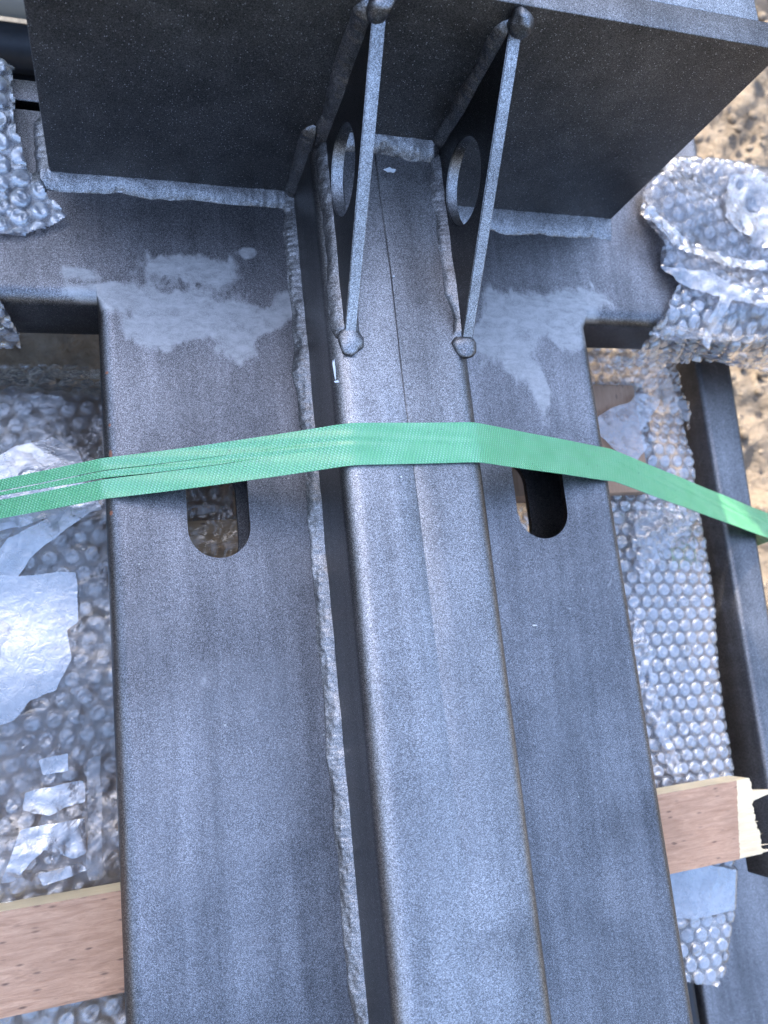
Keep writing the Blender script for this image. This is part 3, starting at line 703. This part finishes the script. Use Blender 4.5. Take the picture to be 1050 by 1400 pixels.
wrap(.30, .60, -.058, .006, zfr, 'front_layer', M_film2, WR, seed=43, poly=[(.335, -.052), (.342, -.045), (.352, -.012), (.352, .008), (.62, .008), (.62, -.055), (.45, -.057), (.40, -.052)], crumple=.002)
film_patch(pl([(905, 362), (960, 372), (1020, 400), (1120, 430), (1120, 460), (1050, 425), (1000, 410), (985, 470), (975, 460), (985, 405), (930, 385)], .012), lambda U, V: zr(U, V) + .006, M_fold, WR, 44, amp=.0015, cs=25)
film_patch(pl([(1000, 240), (1120, 235), (1120, 350), (1040, 335), (990, 300)], .012), lambda U, V: zr(U, V) + .005, M_fold, WR, 45, amp=.002, cs=14)
film_patch(pl([(880, 275), (930, 320), (990, 350), (1050, 355), (1050, 368), (980, 365), (920, 335), (880, 300)], .012), lambda U, V: zr(U, V) + .0055, M_fold, WR, 46, amp=.002, cs=24)

# right panel wrap
WP = root('bubble_wrap', (.39, 0, -.1), 'lavender bubble wrap in neat rows between the wide column and the right bar', 'bubble wrap')
ppoly = pl([(700, 470), (905, 478), (940, 520), (958, 556), (985, 700), (1005, 860), (1018, 960), (1028, 1060), (1037, 1210), (1010, 1290), (1003, 1330), (985, 1350), (945, 1347), (900, 1330), (700, 1200)], -.083)
def zp(U, V):
    e = np.interp(V, [-.25, -.2, -.1, 0, .17, .21], [.383, .405, .426, .433, .440, .425])
    return -.0875 - .030 * softstep(U - e, -.014, .006) + .002 * np.sin(V * 33) - .004 * softstep(-U, -.36, -.34) + .003 * np.sin(V * 90 + U * 50) * softstep(V, .06, .12)
sl = .20
wrap(.26, .46, -.26, .24, flat_surf(lambda U, V: zp(U, V)), 'bubble_layer', M_film2, WP, seed=51, ang=-.06, pitch=.0105, R=.0048, poly=ppoly, crumple=.0005, flat=.03, jag=.002)
wrap(.26, .46, -.26, .24, flat_surf(lambda U, V: zp(U, V) - .0025), 'under_layer', M_film, WP, seed=52, ang=.5, poly=ppoly, crumple=.001, flat=.6, res=.0013)
# rumpled folds near the strap and along the left
f1 = pl([(870, 690), (960, 700), (905, 760), (875, 800), (860, 740)], -.08)
film_patch(f1, lambda U, V: zp(U, V) + .007, M_fold, WP, 53, name='fold', amp=.004, cs=30, res=.001)
f2 = pl([(870, 830), (893, 880), (905, 960), (935, 1060), (925, 1070), (905, 1010), (885, 950), (870, 880)], -.08)
film_patch(f2, lambda U, V: zp(U, V) + .005, M_fold, WP, 54, name='fold', amp=.003, cs=30, res=.001)
f3 = pl([(820, 488), (905, 490), (930, 520), (960, 580), (940, 575), (905, 545), (870, 528), (820, 505)], -.078)
film_patch(f3, lambda U, V: zp(U, V) + .010, M_clear, WP, 55, name='fold', amp=.004, cs=35, res=.001)
f4 = pl([(815, 1210), (945, 1178), (1030, 1195), (1040, 1240), (985, 1250), (930, 1260), (840, 1275)], -.08)
film_patch(f4, lambda U, V: zp(U, V) + .005, M_tape, WP, 56, amp=.0006, cs=8)
f5 = pl([(800, 575), (862, 548), (874, 535), (905, 545), (900, 560), (876, 590), (885, 610), (868, 640), (850, 618), (826, 600)], -.070)
film_patch(f5, lambda U, V: 0 * U - .0715, M_fold, WP, 57, name='pale_patch', amp=.0008, cs=18, res=.0009)  # ragged pale patch over the timber block

film_patch(pl([(905, 215), (1120, 222), (1120, 440), (1000, 430), (930, 372), (900, 320), (885, 268)], .012), lambda U, V: zr(U, V) + .004, M_cover, WR, 62, name='loose_film', amp=.0012, cs=16, res=.0018)
